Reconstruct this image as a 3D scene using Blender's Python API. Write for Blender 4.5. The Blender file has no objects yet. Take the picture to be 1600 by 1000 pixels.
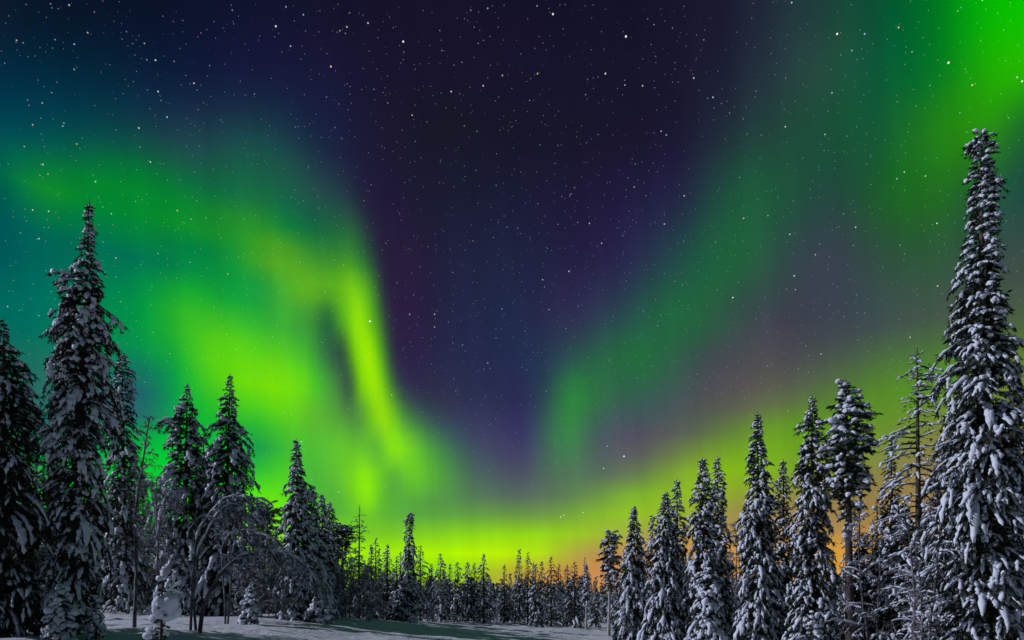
import bpy, math
import numpy as np
from mathutils import Vector

# ---------------------------------------------------------------- camera, light, exposure
SC = bpy.context.scene
COL = SC.collection
HOR, FOC, CAMZ = 925.0, 1000.0, 1.7      # horizon row and focal length in photograph pixels, eye height in metres
cam = bpy.data.cameras.new('camera')
cam.sensor_width = 36.0
cam.lens = 36.0 * FOC / 1600.0
cam.shift_y = (HOR - 500.0) / 1600.0
cam.clip_end = 5000.0
cam_ob = bpy.data.objects.new('camera', cam)
COL.objects.link(cam_ob)
cam_ob.location = (0, 0, CAMZ)
cam_ob.rotation_euler = (math.radians(90), 0, 0)
SC.camera = cam_ob
SC.view_settings.view_transform = 'Standard'
SC.view_settings.look = 'None'
SC.view_settings.exposure = 0.0
SC.view_settings.gamma = 1.0
SC.cycles.max_bounces = 5
SC.cycles.diffuse_bounces = 3
SC.cycles.glossy_bounces = 1
SC.cycles.use_denoising = True
try:
    SC.cycles.denoising_input_passes = 'RGB_ALBEDO_NORMAL'
    SC.cycles.denoising_prefilter = 'ACCURATE'
except Exception:
    pass

MOON_FROM = Vector((-1.0, 0.06, 0.54)).normalized()   # low moon over the wood on the left
ml = bpy.data.lights.new('moon', 'SUN')
ml.energy = 2.8
ml.angle = math.radians(0.6)
ml.color = (0.80, 0.81, 1.0)
mo = bpy.data.objects.new('moon', ml)
COL.objects.link(mo)
mo.rotation_euler = MOON_FROM.to_track_quat('Z', 'Y').to_euler()

# ---------------------------------------------------------------- the night sky with its aurora (a world shader over directions)
def P(s):
    out=[]
    for t in s.split(';'):
        a=[float(v) for v in t.replace(':',',').split(',')]
        out.append(a)
    return np.array(out)
ROWS_L={ # left aurora sky, valid up to the sharp edge, extrapolated beyond
0:P('0:14,28,44;100:9,23,41;200:10,21,41;300:13,21,43;400:18,21,46;600:20,22,46'),
100:P('0:4,44,62;100:4,42,56;200:10,34,54;300:15,28,55;400:24,27,60;600:26,24,54'),
160:P('0:2,62,76;100:3,60,72;200:12,52,66;300:22,44,66;400:24,44,66;500:24,34,64;600:26,26,56'),
220:P('0:2,92,84;100:4,92,78;200:16,84,72;300:34,74,76;400:28,84,76;450:28,70,74;500:28,52,70;600:30,36,66'),
260:P('0:0,112,78;50:8,128,62;100:8,130,60;200:4,128,52;300:26,100,70;400:28,102,70;450:32,92,72;500:36,68,72;600:34,50,70'),
300:P('0:0,96,84;50:14,150,50;80:22,158,40;150:4,150,44;250:4,146,48;330:14,122,64;400:24,116,68;450:28,104,72;500:42,84,74;560:40,70,72;600:40,66,72'),
350:P('0:0,96,92;60:0,112,84;150:0,134,68;250:10,155,44;330:30,160,40;400:44,160,44;450:14,134,60;500:24,110,66;560:44,110,62;600:44,100,64'),
400:P('0:0,100,90;100:0,114,86;200:2,122,84;300:0,138,74;360:20,160,56;400:78,182,36;440:100,186,30;480:70,166,46;515:58,150,48;540:64,154,46;565:48,134,56;600:34,118,60'),
450:P('0:0,108,96;100:0,118,90;200:2,140,74;300:20,170,50;360:10,160,64;400:20,160,66;440:70,176,48;480:98,186,32;515:92,184,32;550:118,206,22;580:80,176,36;600:46,140,46'),
500:P('0:0,112,98;100:0,122,90;200:0,150,70;250:20,168,54;300:62,196,36;350:60,196,40;400:46,182,52;450:56,172,56;485:58,148,56;512:36,104,60;536:90,186,30;562:144,232,10;590:74,170,34;610:60,160,40'),
550:P('0:20,112,96;100:20,122,90;200:10,146,84;250:10,160,64;300:56,196,40;340:100,224,16;400:92,218,26;440:84,206,34;480:64,180,50;508:50,116,66;534:46,80,66;553:110,200,16;576:160,244,4;598:82,182,30;615:52,140,44'),
600:P('0:40,110,96;150:40,110,100;200:46,92,108;240:16,118,96;280:14,170,66;320:60,204,36;360:100,224,16;430:122,232,10;465:118,230,16;500:70,190,48;528:70,130,66;545:50,84,70;564:120,210,14;586:158,244,6;607:92,194,30;626:54,136,58;655:48,104,72'),
650:P('150:44,110,104;200:48,100,108;250:20,130,96;300:14,186,56;350:40,190,50;400:60,206,40;440:92,216,26;480:94,196,42;520:84,170,56;558:78,142,64;576:104,192,34;597:156,240,8;616:120,216,24;632:76,168,56;668:52,116,78;710:48,76,92'),
700:P('150:10,150,84;200:4,180,64;250:4,196,52;300:6,190,60;350:16,180,66;410:28,156,76;450:62,186,54;500:84,190,52;545:100,196,42;570:96,186,50;590:92,180,56;612:138,232,18;634:126,222,28;668:84,176,56;705:58,122,76;750:54,80,94;780:58,70,96'),
750:P('150:10,190,50;250:6,204,46;300:10,206,46;350:30,214,40;400:60,214,40;440:86,214,32;476:74,180,58;515:86,182,54;545:112,206,34;570:142,236,12;592:114,208,36;614:84,168,60;648:104,200,42;690:82,162,62;740:70,108,86;800:74,88,98'),
790:P('200:16,214,40;300:40,222,30;400:120,240,8;440:104,230,20;480:80,190,50;525:80,170,60;555:110,200,36;575:130,226,20;598:96,186,50;640:84,164,64;696:80,142,74;752:76,116,84;800:78,108,88'),
815:P('200:20,220,30;300:60,226,20;400:136,246,4;450:124,240,10;490:110,216,30;530:92,182,54;575:96,182,54;640:94,174,60;700:96,168,62;752:96,162,64;800:100,160,64'),
838:P('200:20,220,30;300:70,230,14;400:146,246,4;450:136,242,8;500:136,230,14;560:124,204,34;640:130,206,34;752:132,206,34;800:140,210,28;850:148,212,24'),
862:P('300:100,236,10;400:156,242,6;500:164,242,4;600:174,246,2;700:184,250,0;760:190,250,0;810:186,248,2;850:172,226,20'),
890:P('300:100,226,14;400:156,232,16;600:146,226,8;700:142,216,20;750:156,206,30'),
920:P('0:60,110,60;200:190,160,40;255:230,150,40;300:150,200,20;600:140,190,30;700:150,180,50'),
}
ROWS_R={
0:P('0:16,24,44;400:18,20,46;500:20,19,44;600:22,18,42;700:22,19,42;800:20,18,40;1000:20,19,41;1100:24,24,46;1150:28,30,50;1200:33,44,60;1300:26,68,58;1380:8,86,50;1440:0,112,40;1500:0,160,16;1550:6,196,4;1600:12,214,0'),
100:P('0:16,24,44;400:22,24,54;500:24,23,52;600:24,20,46;700:24,20,44;800:23,20,45;1000:21,21,43;1100:26,26,48;1150:30,36,54;1200:38,52,64;1250:38,66,64;1300:34,78,62;1400:8,98,52;1450:6,120,40;1500:18,156,20;1550:46,186,4;1600:60,204,0'),
200:P('400:28,40,60;500:26,30,62;600:28,23,51;700:25,24,49;800:24,22,50;1000:25,22,46;1080:28,28,52;1130:32,44,58;1200:36,72,60;1260:30,82,58;1330:24,92,54;1400:22,108,48;1460:34,140,26;1520:44,160,14;1570:34,140,30;1600:26,110,50'),
300:P('500:34,30,64;600:32,25,60;700:28,27,61;800:28,27,65;900:30,24,58;1000:32,29,63;1060:34,38,66;1110:36,62,72;1160:30,96,58;1200:28,102,54;1240:34,88,62;1300:36,80,62;1360:30,96,48;1420:28,116,34;1480:36,118,34;1540:36,100,56;1600:32,84,66'),
400:P('500:42,28,66;640:40,28,66;700:34,32,74;800:33,35,78;900:36,31,70;960:38,36,74;1000:40,46,78;1050:36,68,76;1100:32,100,62;1140:32,108,58;1200:44,90,64;1260:54,70,78;1300:56,66,78;1400:48,90,60;1460:48,96,58;1530:58,84,68;1600:60,80,72'),
500:P('500:44,30,72;640:44,31,74;700:38,37,83;800:35,42,90;880:46,46,86;920:46,56,86;960:42,74,84;1010:38,100,70;1050:34,116,60;1090:38,110,62;1130:50,90,70;1180:62,72,78;1250:62,66,78;1320:60,70,82;1400:66,84,76;1500:74,96,72;1600:80,106,66'),
560:P('500:46,36,80;640:47,35,80;700:41,41,90;800:38,44,96;850:40,56,94;900:44,84,84;950:42,112,68;1000:38,118,62;1040:40,108,66;1080:56,86,78;1130:72,74,82;1200:76,77,82;1300:76,88,78;1400:80,128,60;1500:84,140,46;1600:100,136,52'),
620:P('600:54,64,86;650:52,50,88;700:50,48,92;760:46,48,100;800:46,46,98;840:44,54,98;862:48,92,86;885:48,138,66;915:48,134,68;960:54,110,78;1010:58,100,82;1060:70,86,88;1120:82,80,84;1200:94,98,80;1300:92,134,58;1400:92,156,36;1500:104,150,48;1600:120,140,60'),
680:P('600:90,150,70;650:74,110,84;700:60,80,94;760:62,62,98;800:60,60,100;840:58,62,102;858:60,110,84;880:56,134,72;905:62,120,80;945:76,84,98;1000:84,82,96;1060:90,98,86;1130:104,140,62;1200:112,172,38;1300:104,172,30;1400:120,150,56;1500:134,136,70;1600:140,136,76'),
740:P('600:100,170,60;700:86,130,80;760:78,96,96;800:76,84,100;840:78,90,98;870:80,118,86;900:82,116,90;950:90,108,92;1000:104,130,76;1060:124,170,52;1120:150,208,24;1200:136,194,30;1270:132,164,56;1330:138,150,66;1400:146,138,76;1600:150,130,86'),
790:P('600:102,176,58;700:102,166,66;760:96,136,86;800:94,124,90;850:98,124,90;900:108,146,74;950:128,180,50;1000:142,200,32;1050:150,200,34;1100:152,184,54;1150:158,162,74;1250:158,142,82;1400:158,136,76;1600:160,130,84'),
830:P('500:110,210,30;600:124,206,34;700:136,214,26;780:138,214,24;840:142,210,28;900:150,208,30;950:154,194,46;1000:160,172,70;1060:162,152,78;1120:168,140,84;1250:168,136,84;1400:172,136,74;1600:164,128,80'),
862:P('400:150,240,10;500:156,238,8;600:170,244,4;700:184,250,0;760:192,252,0;820:188,250,2;850:176,232,16;880:166,196,50;920:178,152,80;980:192,142,86;1100:206,150,74;1300:220,160,60;1600:190,130,80'),
890:P('400:150,230,20;600:140,222,10;700:142,216,20;750:156,206,30;800:178,170,60;850:190,150,76;900:194,138,82;960:204,140,74;1100:210,148,66;1300:220,156,54;1600:190,136,74'),
920:P('0:90,110,70;200:220,150,40;300:150,200,20;600:140,190,30;700:150,180,50;800:200,150,60;900:214,146,64;960:222,150,58;1100:216,150,58;1300:234,162,42;1600:210,140,60'),
}
def grade():
    for k in ROWS_L:
        c = ROWS_L[k][:, 1:]
        if k < 430: c[:, 1] *= 0.90; c[:, 0] *= 0.9
        elif k < 700: c[:, 1] *= 0.965
    for k in ROWS_R:
        x = ROWS_R[k][:, 0]; c = ROWS_R[k][:, 1:]
        if k < 150: q = np.clip((x - 1300) / 200, 0, 1); c[:, 1] *= 1 - 0.07 * q; c[:, 0] *= 1 - 0.35 * q
        elif k < 640:
            q = np.clip((x - 840) / 80, 0, 1) * np.clip((c[:, 1] / np.maximum(c[:, 0], c[:, 2]) - 1.0) / 0.25, 0, 1); c[:, 1] *= 1 - 0.09 * q; c[:, 0] *= 1 - 0.05 * q
            q = np.exp(-((x - 750) / 150) ** 2) * (k > 150); c[:, 2] *= 1 - 0.20 * q; c[:, 0] *= 1 - 0.08 * q
        elif k < 800: q = np.clip((x - 1000) / 80, 0, 1); c[:, 1] *= 1 - 0.08 * q; c[:, 0] *= 1 - 0.05 * q
grade()
def cubic(xs,ys,x):  # pchip-like (Catmull with monotone limiting)
    xs=np.asarray(xs,float);ys=np.asarray(ys,float)
    x=np.clip(x,xs[0],xs[-1])
    h=np.diff(xs);d=np.diff(ys,axis=0)/h[:,None]
    m=np.zeros_like(ys)
    if len(xs)>2:
        a=d[:-1];b=d[1:]
        w1=(2*h[1:]+h[:-1])[:,None];w2=(h[1:]+2*h[:-1])[:,None]
        with np.errstate(all='ignore'):
            mm=(w1+w2)/(w1/a+w2/b)
        m[1:-1]=np.where(a*b>0,mm,0)
    m[0]=d[0];m[-1]=d[-1]
    i=np.clip(np.searchsorted(xs,x)-1,0,len(xs)-2)
    t=((x-xs[i])/h[i])[...,None];hh=h[i][...,None]
    return (2*t**3-3*t**2+1)*ys[i]+(t**3-2*t**2+t)*hh*m[i]+(-2*t**3+3*t**2)*ys[i+1]+(t**3-t**2)*hh*m[i+1]
def field(rows,x,y):
    # x,y flat arrays
    ky=sorted(rows);cols=np.stack([cubic(rows[k][:,0],rows[k][:,1:],x) for k in ky])  # R,N,3
    ky=np.array(ky,float);y=np.clip(y,ky[0],ky[-1])
    out=np.zeros((len(x),3))
    i=np.clip(np.searchsorted(ky,y)-1,0,len(ky)-2)
    n=np.arange(len(x))
    i0=np.clip(i-1,0,None);i3=np.clip(i+2,None,len(ky)-1)
    p0,p1,p2,p3=cols[i0,n],cols[i,n],cols[i+1,n],cols[i3,n]
    h=(ky[i+1]-ky[i])
    t=((y-ky[i])/h)[:,None]
    d1=(p2-p1)/h[:,None]
    dm=(p1-p0)/np.maximum(ky[i]-ky[i0],1)[:,None];dp=(p3-p2)/np.maximum(ky[i3]-ky[i+1],1)[:,None]
    def lim(a,b): 
        with np.errstate(all='ignore'): r=2*a*b/(a+b)
        return np.where(a*b>0,r,0)
    m1=lim(dm,d1)*h[:,None];m2=lim(d1,dp)*h[:,None]
    return (2*t**3-3*t**2+1)*p1+(t**3-2*t**2+t)*m1+(-2*t**3+3*t**2)*p2+(t**3-t**2)*m2
EDGE=np.array([(0,430,140),(100,450,110),(200,500,70),(250,525,50),(300,548,26),(350,566,20),(400,580,15),(450,590,12),(500,598,10),(550,605,10),(600,614,14),(640,640,34),(680,690,56),(720,735,50),(760,740,50),(800,740,60),(840,720,80),(1000,690,80)],float)
def sky(x,y):
    x=np.asarray(x,float);y=np.asarray(y,float)
    L=field(ROWS_L,x,y);R=field(ROWS_R,x,y)
    e=cubic(EDGE[:,0],EDGE[:,1:],y)
    m=1/(1+np.exp(-(e[:,0]-x)/(e[:,1]*.5)))
    c=L*m[:,None]+R*(1-m[:,None])
    return np.clip(c,0,255)

def lin(c):
    c = np.asarray(c, float) / 255.0
    return np.where(c <= 0.04045, c / 12.92, ((c + 0.055) / 1.055) ** 2.4)

def blur1(a, s, axis):
    r = int(3 * s + 1)
    k = np.exp(-0.5 * (np.arange(-r, r + 1) / s) ** 2); k /= k.sum()
    pad = [(0, 0)] * a.ndim; pad[axis] = (r, r)
    p = np.pad(a, pad, mode='edge')
    return sum(k[i] * np.take(p, np.arange(i, i + a.shape[axis]), axis=axis) for i in range(2 * r + 1))

ZEN = (0.010, 0.016, 0.032)
BACK = (0.019, 0.042, 0.062)

def build_world():
    w = bpy.data.worlds.new('World'); SC.world = w
    w.use_nodes = True
    w.cycles.sampling_method = 'MANUAL'; w.cycles.sample_map_resolution = 512
    nt = w.node_tree; nt.nodes.clear()
    N = lambda t: nt.nodes.new(t)
    L = nt.links.new
    def math_(op, a, b=None, c=None, clamp=False):
        n = N('ShaderNodeMath'); n.operation = op; n.use_clamp = clamp
        for i, v in enumerate((a, b, c)):
            if v is None: continue
            if isinstance(v, (int, float)): n.inputs[i].default_value = v
            else: L(v, n.inputs[i])
        return n.outputs[0]
    def mix_(f, a, b):
        n = N('ShaderNodeMix'); n.data_type = 'RGBA'
        for s, v in ((n.inputs[0], f), (n.inputs[6], a), (n.inputs[7], b)):
            if isinstance(v, tuple): s.default_value = (*v, 1)
            elif isinstance(v, (int, float)): s.default_value = v
            else: L(v, s)
        return n.outputs[2]
    def maprange(v, a, b, c, d, smooth=True):
        n = N('ShaderNodeMapRange'); n.interpolation_type = 'SMOOTHSTEP' if smooth else 'LINEAR'
        L(v, n.inputs[0])
        for i, q in enumerate((a, b, c, d)): n.inputs[i + 1].default_value = q
        return n.outputs[0]
    tc = N('ShaderNodeTexCoord'); D = tc.outputs['Generated']
    nz = N('ShaderNodeVectorMath'); nz.operation = 'NORMALIZE'; L(D, nz.inputs[0]); D = nz.outputs[0]
    sp = N('ShaderNodeSeparateXYZ'); L(D, sp.inputs[0])
    x, y, z = sp.outputs
    az = math_('ARCTAN2', x, y)
    hyp = math_('SQRT', math_('ADD', math_('MULTIPLY', x, x), math_('MULTIPLY', y, y)))
    t = math_('DIVIDE', z, math_('MAXIMUM', hyp, 0.001))
    # aurora colour table: smooth field, blurred a little, put on rows of equal elevation
    GS = 6.0; gx = np.arange(-240, 1841, GS); gy = np.arange(-80, 961, GS)
    X, Y = np.meshgrid(gx, gy)
    F = sky(X.ravel(), np.clip(Y.ravel(), 0, 925)).reshape(*X.shape, 3)
    F = blur1(blur1(F, 1.6, 0), 0.8, 1)
    def samp(px, py):
        u = np.clip((px - gx[0]) / GS, 0, len(gx) - 1.001); v = np.clip((py - gy[0]) / GS, 0, len(gy) - 1.001)
        i, j = u.astype(int), v.astype(int); fu, fv = (u - i)[..., None], (v - j)[..., None]
        return (F[j, i] * (1 - fu) + F[j, i + 1] * fu) * (1 - fv) + (F[j + 1, i] * (1 - fu) + F[j + 1, i + 1] * fu) * fv
    def chain(a0, a1, places, ts):
        """one colour ramp over azimuth per row of equal elevation, blended from row to row"""
        fac = math_('DIVIDE', math_('SUBTRACT', az, a0), a1 - a0, clamp=True)
        dt = ts[1] - ts[0]
        row = math_('DIVIDE', math_('SUBTRACT', t, ts[0]), dt)
        col = None
        for k, tk in enumerate(ts):
            r = N('ShaderNodeValToRGB'); cr = r.color_ramp; cr.interpolation = 'CARDINAL'
            px = places(HOR - FOC * tk); sa = np.arctan((px - 800) / FOC); pos = np.clip((sa - a0) / (a1 - a0), 0, 1)
            c = lin(samp(px, HOR - FOC * tk / np.cos(sa))) ** (1 / 2.2)      # interpolated in a perceptual scale, brought back to light below
            while len(cr.elements) < len(pos): cr.elements.new(0.5)
            for i, e in enumerate(cr.elements): e.position = i / 100.0
            for i in range(len(pos) - 1, -1, -1): cr.elements[i].position = float(pos[i])
            for i in range(len(pos)): cr.elements[i].color = (*[float(q) for q in c[i]], 1)
            L(fac, r.inputs[0])
            col = r.outputs[0] if col is None else mix_(math_('SUBTRACT', row, float(k - 1), clamp=True), col, r.outputs[0])
        return col
    def stops(py):      # 32 places along a row, closer together where the aurora has detail
        xx = np.arange(-90.0, 1700.0, 2.0)
        wd = 1.0 / np.clip(36 + 0.2 * np.maximum(np.abs(xx - 520) - 220, 0), 36, 75)
        if 520 < py < 800: wd = np.maximum(wd, 1.0 / np.clip(30 + 0.4 * np.maximum(np.abs(xx - 885) - 60, 0), 30, 90))
        cu = np.cumsum(wd); cu = (cu - cu[0]) / (cu[-1] - cu[0])
        return np.interp(np.linspace(0, 1, 32), cu, xx)
    wide = chain(math.radians(-42), math.radians(42), stops, np.arange(32) * 0.03)
    X0, X1 = 450.0, 740.0      # the bright folded curtain, finer
    fine = chain(math.atan((X0 - 800) / FOC), math.atan((X1 - 800) / FOC), lambda py: np.linspace(X0, X1, 32), 0.10 + np.arange(28) * 0.02)
    ea, eb = math.atan((X0 - 800) / FOC), math.atan((X1 - 800) / FOC)
    mk = math_('MULTIPLY', maprange(az, ea, ea + 0.035, 0, 1), maprange(az, eb - 0.035, eb, 1, 0))
    mk = math_('MULTIPLY', mk, math_('MULTIPLY', maprange(t, 0.10, 0.13, 0, 1), maprange(t, 0.58, 0.64, 1, 0)))
    col = mix_(mk, wide, fine)
    ga = N('ShaderNodeGamma'); L(col, ga.inputs[0]); ga.inputs[1].default_value = 2.2; col = ga.outputs[0]
    # the rest of the sky: fades to a dim teal night behind and above the camera
    aaz = math_('ABSOLUTE', az)
    col = mix_(maprange(aaz, 0.72, 1.1, 0, 1), col, BACK)
    col = mix_(maprange(t, 1.0, 2.4, 0, 1), col, ZEN)
    # faint vertical rays in the aurora
    cv = N('ShaderNodeCombineXYZ'); L(math_('MULTIPLY', math_('ADD', az, math_('MULTIPLY', t, 0.08)), 30.0), cv.inputs[0]); L(math_('MULTIPLY', t, 1.4), cv.inputs[1])
    ns = N('ShaderNodeTexNoise'); ns.inputs['Scale'].default_value = 1.0; ns.inputs['Detail'].default_value = 4.0
    L(cv.outputs[0], ns.inputs['Vector'])
    gain = maprange(ns.outputs[0], 0.25, 0.75, 0.92, 1.08, False)
    vm = N('ShaderNodeVectorMath'); vm.operation = 'SCALE'; L(col, vm.inputs[0]); L(gain, vm.inputs['Scale'])
    col = vm.outputs[0]
    def add_(a, b):
        n = N('ShaderNodeVectorMath'); n.operation = 'ADD'; L(a, n.inputs[0]); L(b, n.inputs[1]); return n.outputs[0]
    def scale_(a, s):
        n = N('ShaderNodeVectorMath'); n.operation = 'SCALE'
        if isinstance(a, tuple): n.inputs[0].default_value = a
        else: L(a, n.inputs[0])
        L(s, n.inputs['Scale']); return n.outputs[0]
    # scattered stars: three sizes
    for scale, rad, st in ((160.0, 0.0008, 0.30), (85.0, 0.0009, 0.5), (34.0, 0.00105, 0.9)):
        v = N('ShaderNodeTexVoronoi'); v.inputs['Scale'].default_value = scale; L(D, v.inputs['Vector'])
        b = math_('MULTIPLY', maprange(v.outputs['Distance'], 0.0, rad * scale, st, 0.0), maprange(t, 0.04, 0.4, 0.25, 1.0))
        tint = mix_(0.5, v.outputs['Color'], (0.75, 0.9, 1.0))
        col = add_(col, scale_(tint, b))
    W, O, B, G = (1, .95, .88), (1, .66, .30), (.5, .7, 1), (.72, 1, .9)
    stars = [(108,8,W,1),(79,6,B,.6),(26,63,O,1),(137,51,O,1),(116,69,B,1),(243,94,G,1.2),(247,143,G,1.2),(303,130,W,1),(261,183,B,1.2),(217,200,O,1.3),
        (51,195,O,1),(120,225,O,1),(98,197,G,.8),(67,257,W,1),(75,272,W,.7),(149,284,G,1),(235,253,W,1),(66,161,W,.8),(38,229,G,.7),(431,41,W,1.4),(517,104,O,1.4),(630,65,W,1.6),
        (454,72,B,1),(575,36,W,1),(542,42,W,.9),(531,48,O,.7),(474,23,B,.9),(447,11,B,.7),(705,143,W,1),(755,134,W,.9),(785,118,O,.9),(762,13,B,.8),(644,180,W,.8),
        (864,22,W,1.5),(978,57,W,1.8),(840,115,O,1),(946,115,W,1.2),(1004,134,W,.9),(1084,122,W,1),(1114,152,B,1.2),(1033,205,W,.8),(1041,211,W,.8),(991,292,O,.8),
        (1308,53,W,1.8),(1351,53,B,1.2),(1404,43,O,1.2),(1331,79,G,.8),(1482,98,W,2),(1519,133,O,1.3),(1597,127,W,1.4),(1425,81,G,.7),(1300,145,B,1.1),(1227,198,W,1),(1289,210,W,.9),
        (1413,269,W,1),(1446,275,W,1),(1237,4,W,1),(1337,355,W,1.1),(1464,349,G,1.3),(1465,447,O,1.4),(1241,431,W,1.3),(1234,366,W,1),(1274,398,O,1),(1145,465,W,1.4),(1162,341,O,1.1),
        (578,502,B,2),(679,511,O,.9),(679,491,W,.9),(762,567,B,.9),(889,424,W,1),(848,437,W,.8),(1038,350,W,.9),(940,380,W,.8),(921,349,W,.8),(1069,306,W,1),(640,491,W,.8),(975,713,B,2.2),(949,697,B,1),(943,732,W,1),
        (1422,527,W,1),(1283,553,O,1.1),(612,617,B,1),(471,690,B,1.2),(529,769,B,1),(876,808,B,1.3),(881,805,W,.9),(911,801,W,.9),(181,403,O,1),(51,328,W,1),(76,330,W,1),(277,329,O,1),(174,334,W,.8),(356,428,O,.8),(12,479,W,.8)]
    for q, (px, py, c, m) in enumerate(stars):
        if q % 6 == 0:      # chained so that the shader is evaluated a few stars at a time
            n = N('ShaderNodeVectorMath'); n.operation = 'MULTIPLY_ADD'
            L(col, n.inputs[0]); n.inputs[1].default_value = (1e-9,) * 3; L(D, n.inputs[2]); D = n.outputs[0]
        d = Vector(((px - 800) / FOC, 1.0, (HOR - py) / FOC)).normalized()
        n = N('ShaderNodeVectorMath'); n.operation = 'DISTANCE'; L(D, n.inputs[0]); n.inputs[1].default_value = d
        r = (0.0008 + 0.00042 * m) * (1.0 - 0.25 * min(1, abs(px - 800) / 800))
        col = add_(col, scale_(tuple(c), maprange(n.outputs['Value'], r * 0.2, r, 0.72 * m, 0.0)))
    bg = N('ShaderNodeBackground'); L(col, bg.inputs[0]); bg.inputs[1].default_value = 1.0
    out = N('ShaderNodeOutputWorld'); L(bg.outputs[0], out.inputs[0])
build_world()

# ---------------------------------------------------------------- materials
def nodemat(name, rough=0.7):
    m = bpy.data.materials.new(name); m.use_nodes = True
    nt = m.node_tree; b = nt.nodes['Principled BSDF']
    b.inputs['Roughness'].default_value = rough
    b.inputs['Specular IOR Level'].default_value = 0.25
    return m, nt, b

def noise_(nt, scale, detail=3.0, rough=0.6):
    tc = nt.nodes.new('ShaderNodeTexCoord')
    n = nt.nodes.new('ShaderNodeTexNoise'); n.inputs['Scale'].default_value = scale
    n.inputs['Detail'].default_value = detail; n.inputs['Roughness'].default_value = rough
    nt.links.new(tc.outputs['Object'], n.inputs['Vector'])
    return n.outputs[0]

def ramp_(nt, src, stops):
    r = nt.nodes.new('ShaderNodeValToRGB'); nt.links.new(src, r.inputs[0])
    e = r.color_ramp.elements
    while len(e) < len(stops): e.new(0.5)
    for i, (p, c) in enumerate(stops): e[i].position = p; e[i].color = (*c, 1)
    return r.outputs[0]

def bump_(nt, b, src, strength, dist):
    n = nt.nodes.new('ShaderNodeBump'); n.inputs['Strength'].default_value = strength; n.inputs['Distance'].default_value = dist
    nt.links.new(src, n.inputs['Height']); nt.links.new(n.outputs[0], b.inputs['Normal'])

def snow_mat(name, c1, c2, scale, dist, strength=0.6):
    m, nt, b = nodemat(name, 0.6)
    n = noise_(nt, scale, 4.0)
    nt.links.new(ramp_(nt, n, [(0.3, c1), (0.7, c2)]), b.inputs['Base Color'])
    bump_(nt, b, noise_(nt, scale * 2.2, 4.0), strength, dist)
    return m

def dusted_mat(name, dark1, dark2, frost, scale, lo, hi, upw):
    """dark needles or bark with snow lying in patches, more of it on the faces that look up"""
    m, nt, b = nodemat(name, 0.75)
    base = ramp_(nt, noise_(nt, scale, 2.0), [(0.35, dark1), (0.65, dark2)])
    geo = nt.nodes.new('ShaderNodeNewGeometry'); sp = nt.nodes.new('ShaderNodeSeparateXYZ')
    nt.links.new(geo.outputs['True Normal'], sp.inputs[0])
    ma = nt.nodes.new('ShaderNodeMath'); ma.operation = 'MULTIPLY_ADD'; ma.inputs[1].default_value = upw
    nt.links.new(sp.outputs[2], ma.inputs[0]); nt.links.new(noise_(nt, scale * 0.6, 3.0, 0.7), ma.inputs[2])
    mr = nt.nodes.new('ShaderNodeMapRange'); nt.links.new(ma.outputs[0], mr.inputs[0])
    mr.inputs[1].default_value = lo; mr.inputs[2].default_value = hi
    mx = nt.nodes.new('ShaderNodeMix'); mx.data_type = 'RGBA'
    nt.links.new(mr.outputs[0], mx.inputs[0]); nt.links.new(base, mx.inputs[6]); mx.inputs[7].default_value = (*frost, 1)
    nt.links.new(mx.outputs[2], b.inputs['Base Color'])
    return m

M_SNOW = snow_mat('tree_snow', (0.62, 0.66, 0.72), (0.77, 0.81, 0.89), 6.0, 0.05)
M_GROUND = snow_mat('ground_snow', (0.58, 0.585, 0.63), (0.68, 0.69, 0.73), 0.7, 0.22, 0.6)
M_NEEDLE = dusted_mat('spruce_needles', (0.014, 0.020, 0.012), (0.035, 0.042, 0.024), (0.36, 0.39, 0.42), 5.0, 0.70, 1.0, 0.12)
M_PINE = dusted_mat('pine_needles', (0.018, 0.030, 0.016), (0.04, 0.055, 0.028), (0.40, 0.42, 0.45), 5.0, 0.66, 1.0, 0.12)
M_GREEN = dusted_mat('green_lit_pine_needles', (0.05, 0.085, 0.03), (0.07, 0.11, 0.04), (0.40, 0.42, 0.45), 5.0, 0.8, 1.1, 0.1)  # little frost; the green aurora light is put into the needle colour
M_BARK = dusted_mat('spruce_bark', (0.045, 0.035, 0.03), (0.10, 0.075, 0.06), (0.55, 0.56, 0.58), 3.0, 0.60, 0.75, 0.2)
M_PALE = dusted_mat('frosted_lit_bark', (0.26, 0.22, 0.21), (0.40, 0.36, 0.35), (0.62, 0.62, 0.65), 3.0, 0.45, 0.7, 0.2)  # snow-plastered bark, with the paleness of the lit stems also put into its colour
M_TWIG = dusted_mat('frosted_twigs', (0.05, 0.04, 0.042), (0.10, 0.083, 0.088), (0.42, 0.41, 0.47), 3.5, 0.42, 0.82, 0.25)

# ---------------------------------------------------------------- mesh helpers (all numpy)
def mesh_np(name, V, Q=None, T=None, mat=None, parent=None, smooth=True):
    V = np.asarray(V, np.float32).reshape(-1, 3)
    Q = np.zeros((0, 4), np.int32) if Q is None else np.asarray(Q, np.int32).reshape(-1, 4)
    T = np.zeros((0, 3), np.int32) if T is None else np.asarray(T, np.int32).reshape(-1, 3)
    me = bpy.data.meshes.new(name)
    me.vertices.add(len(V)); me.vertices.foreach_set('co', V.ravel())
    lp = np.concatenate([Q.ravel(), T.ravel()]).astype(np.int32)
    me.loops.add(len(lp)); me.loops.foreach_set('vertex_index', lp)
    st = np.concatenate([np.arange(len(Q)) * 4, len(Q) * 4 + np.arange(len(T)) * 3]).astype(np.int32)
    me.polygons.add(len(st)); me.polygons.foreach_set('loop_start', st)
    me.update(calc_edges=True)
    me.polygons.foreach_set('use_smooth', np.full(len(st), smooth))
    if mat: me.materials.append(mat)
    o = bpy.data.objects.new(name, me); COL.objects.link(o)
    if parent: o.parent = parent
    return o

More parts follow.
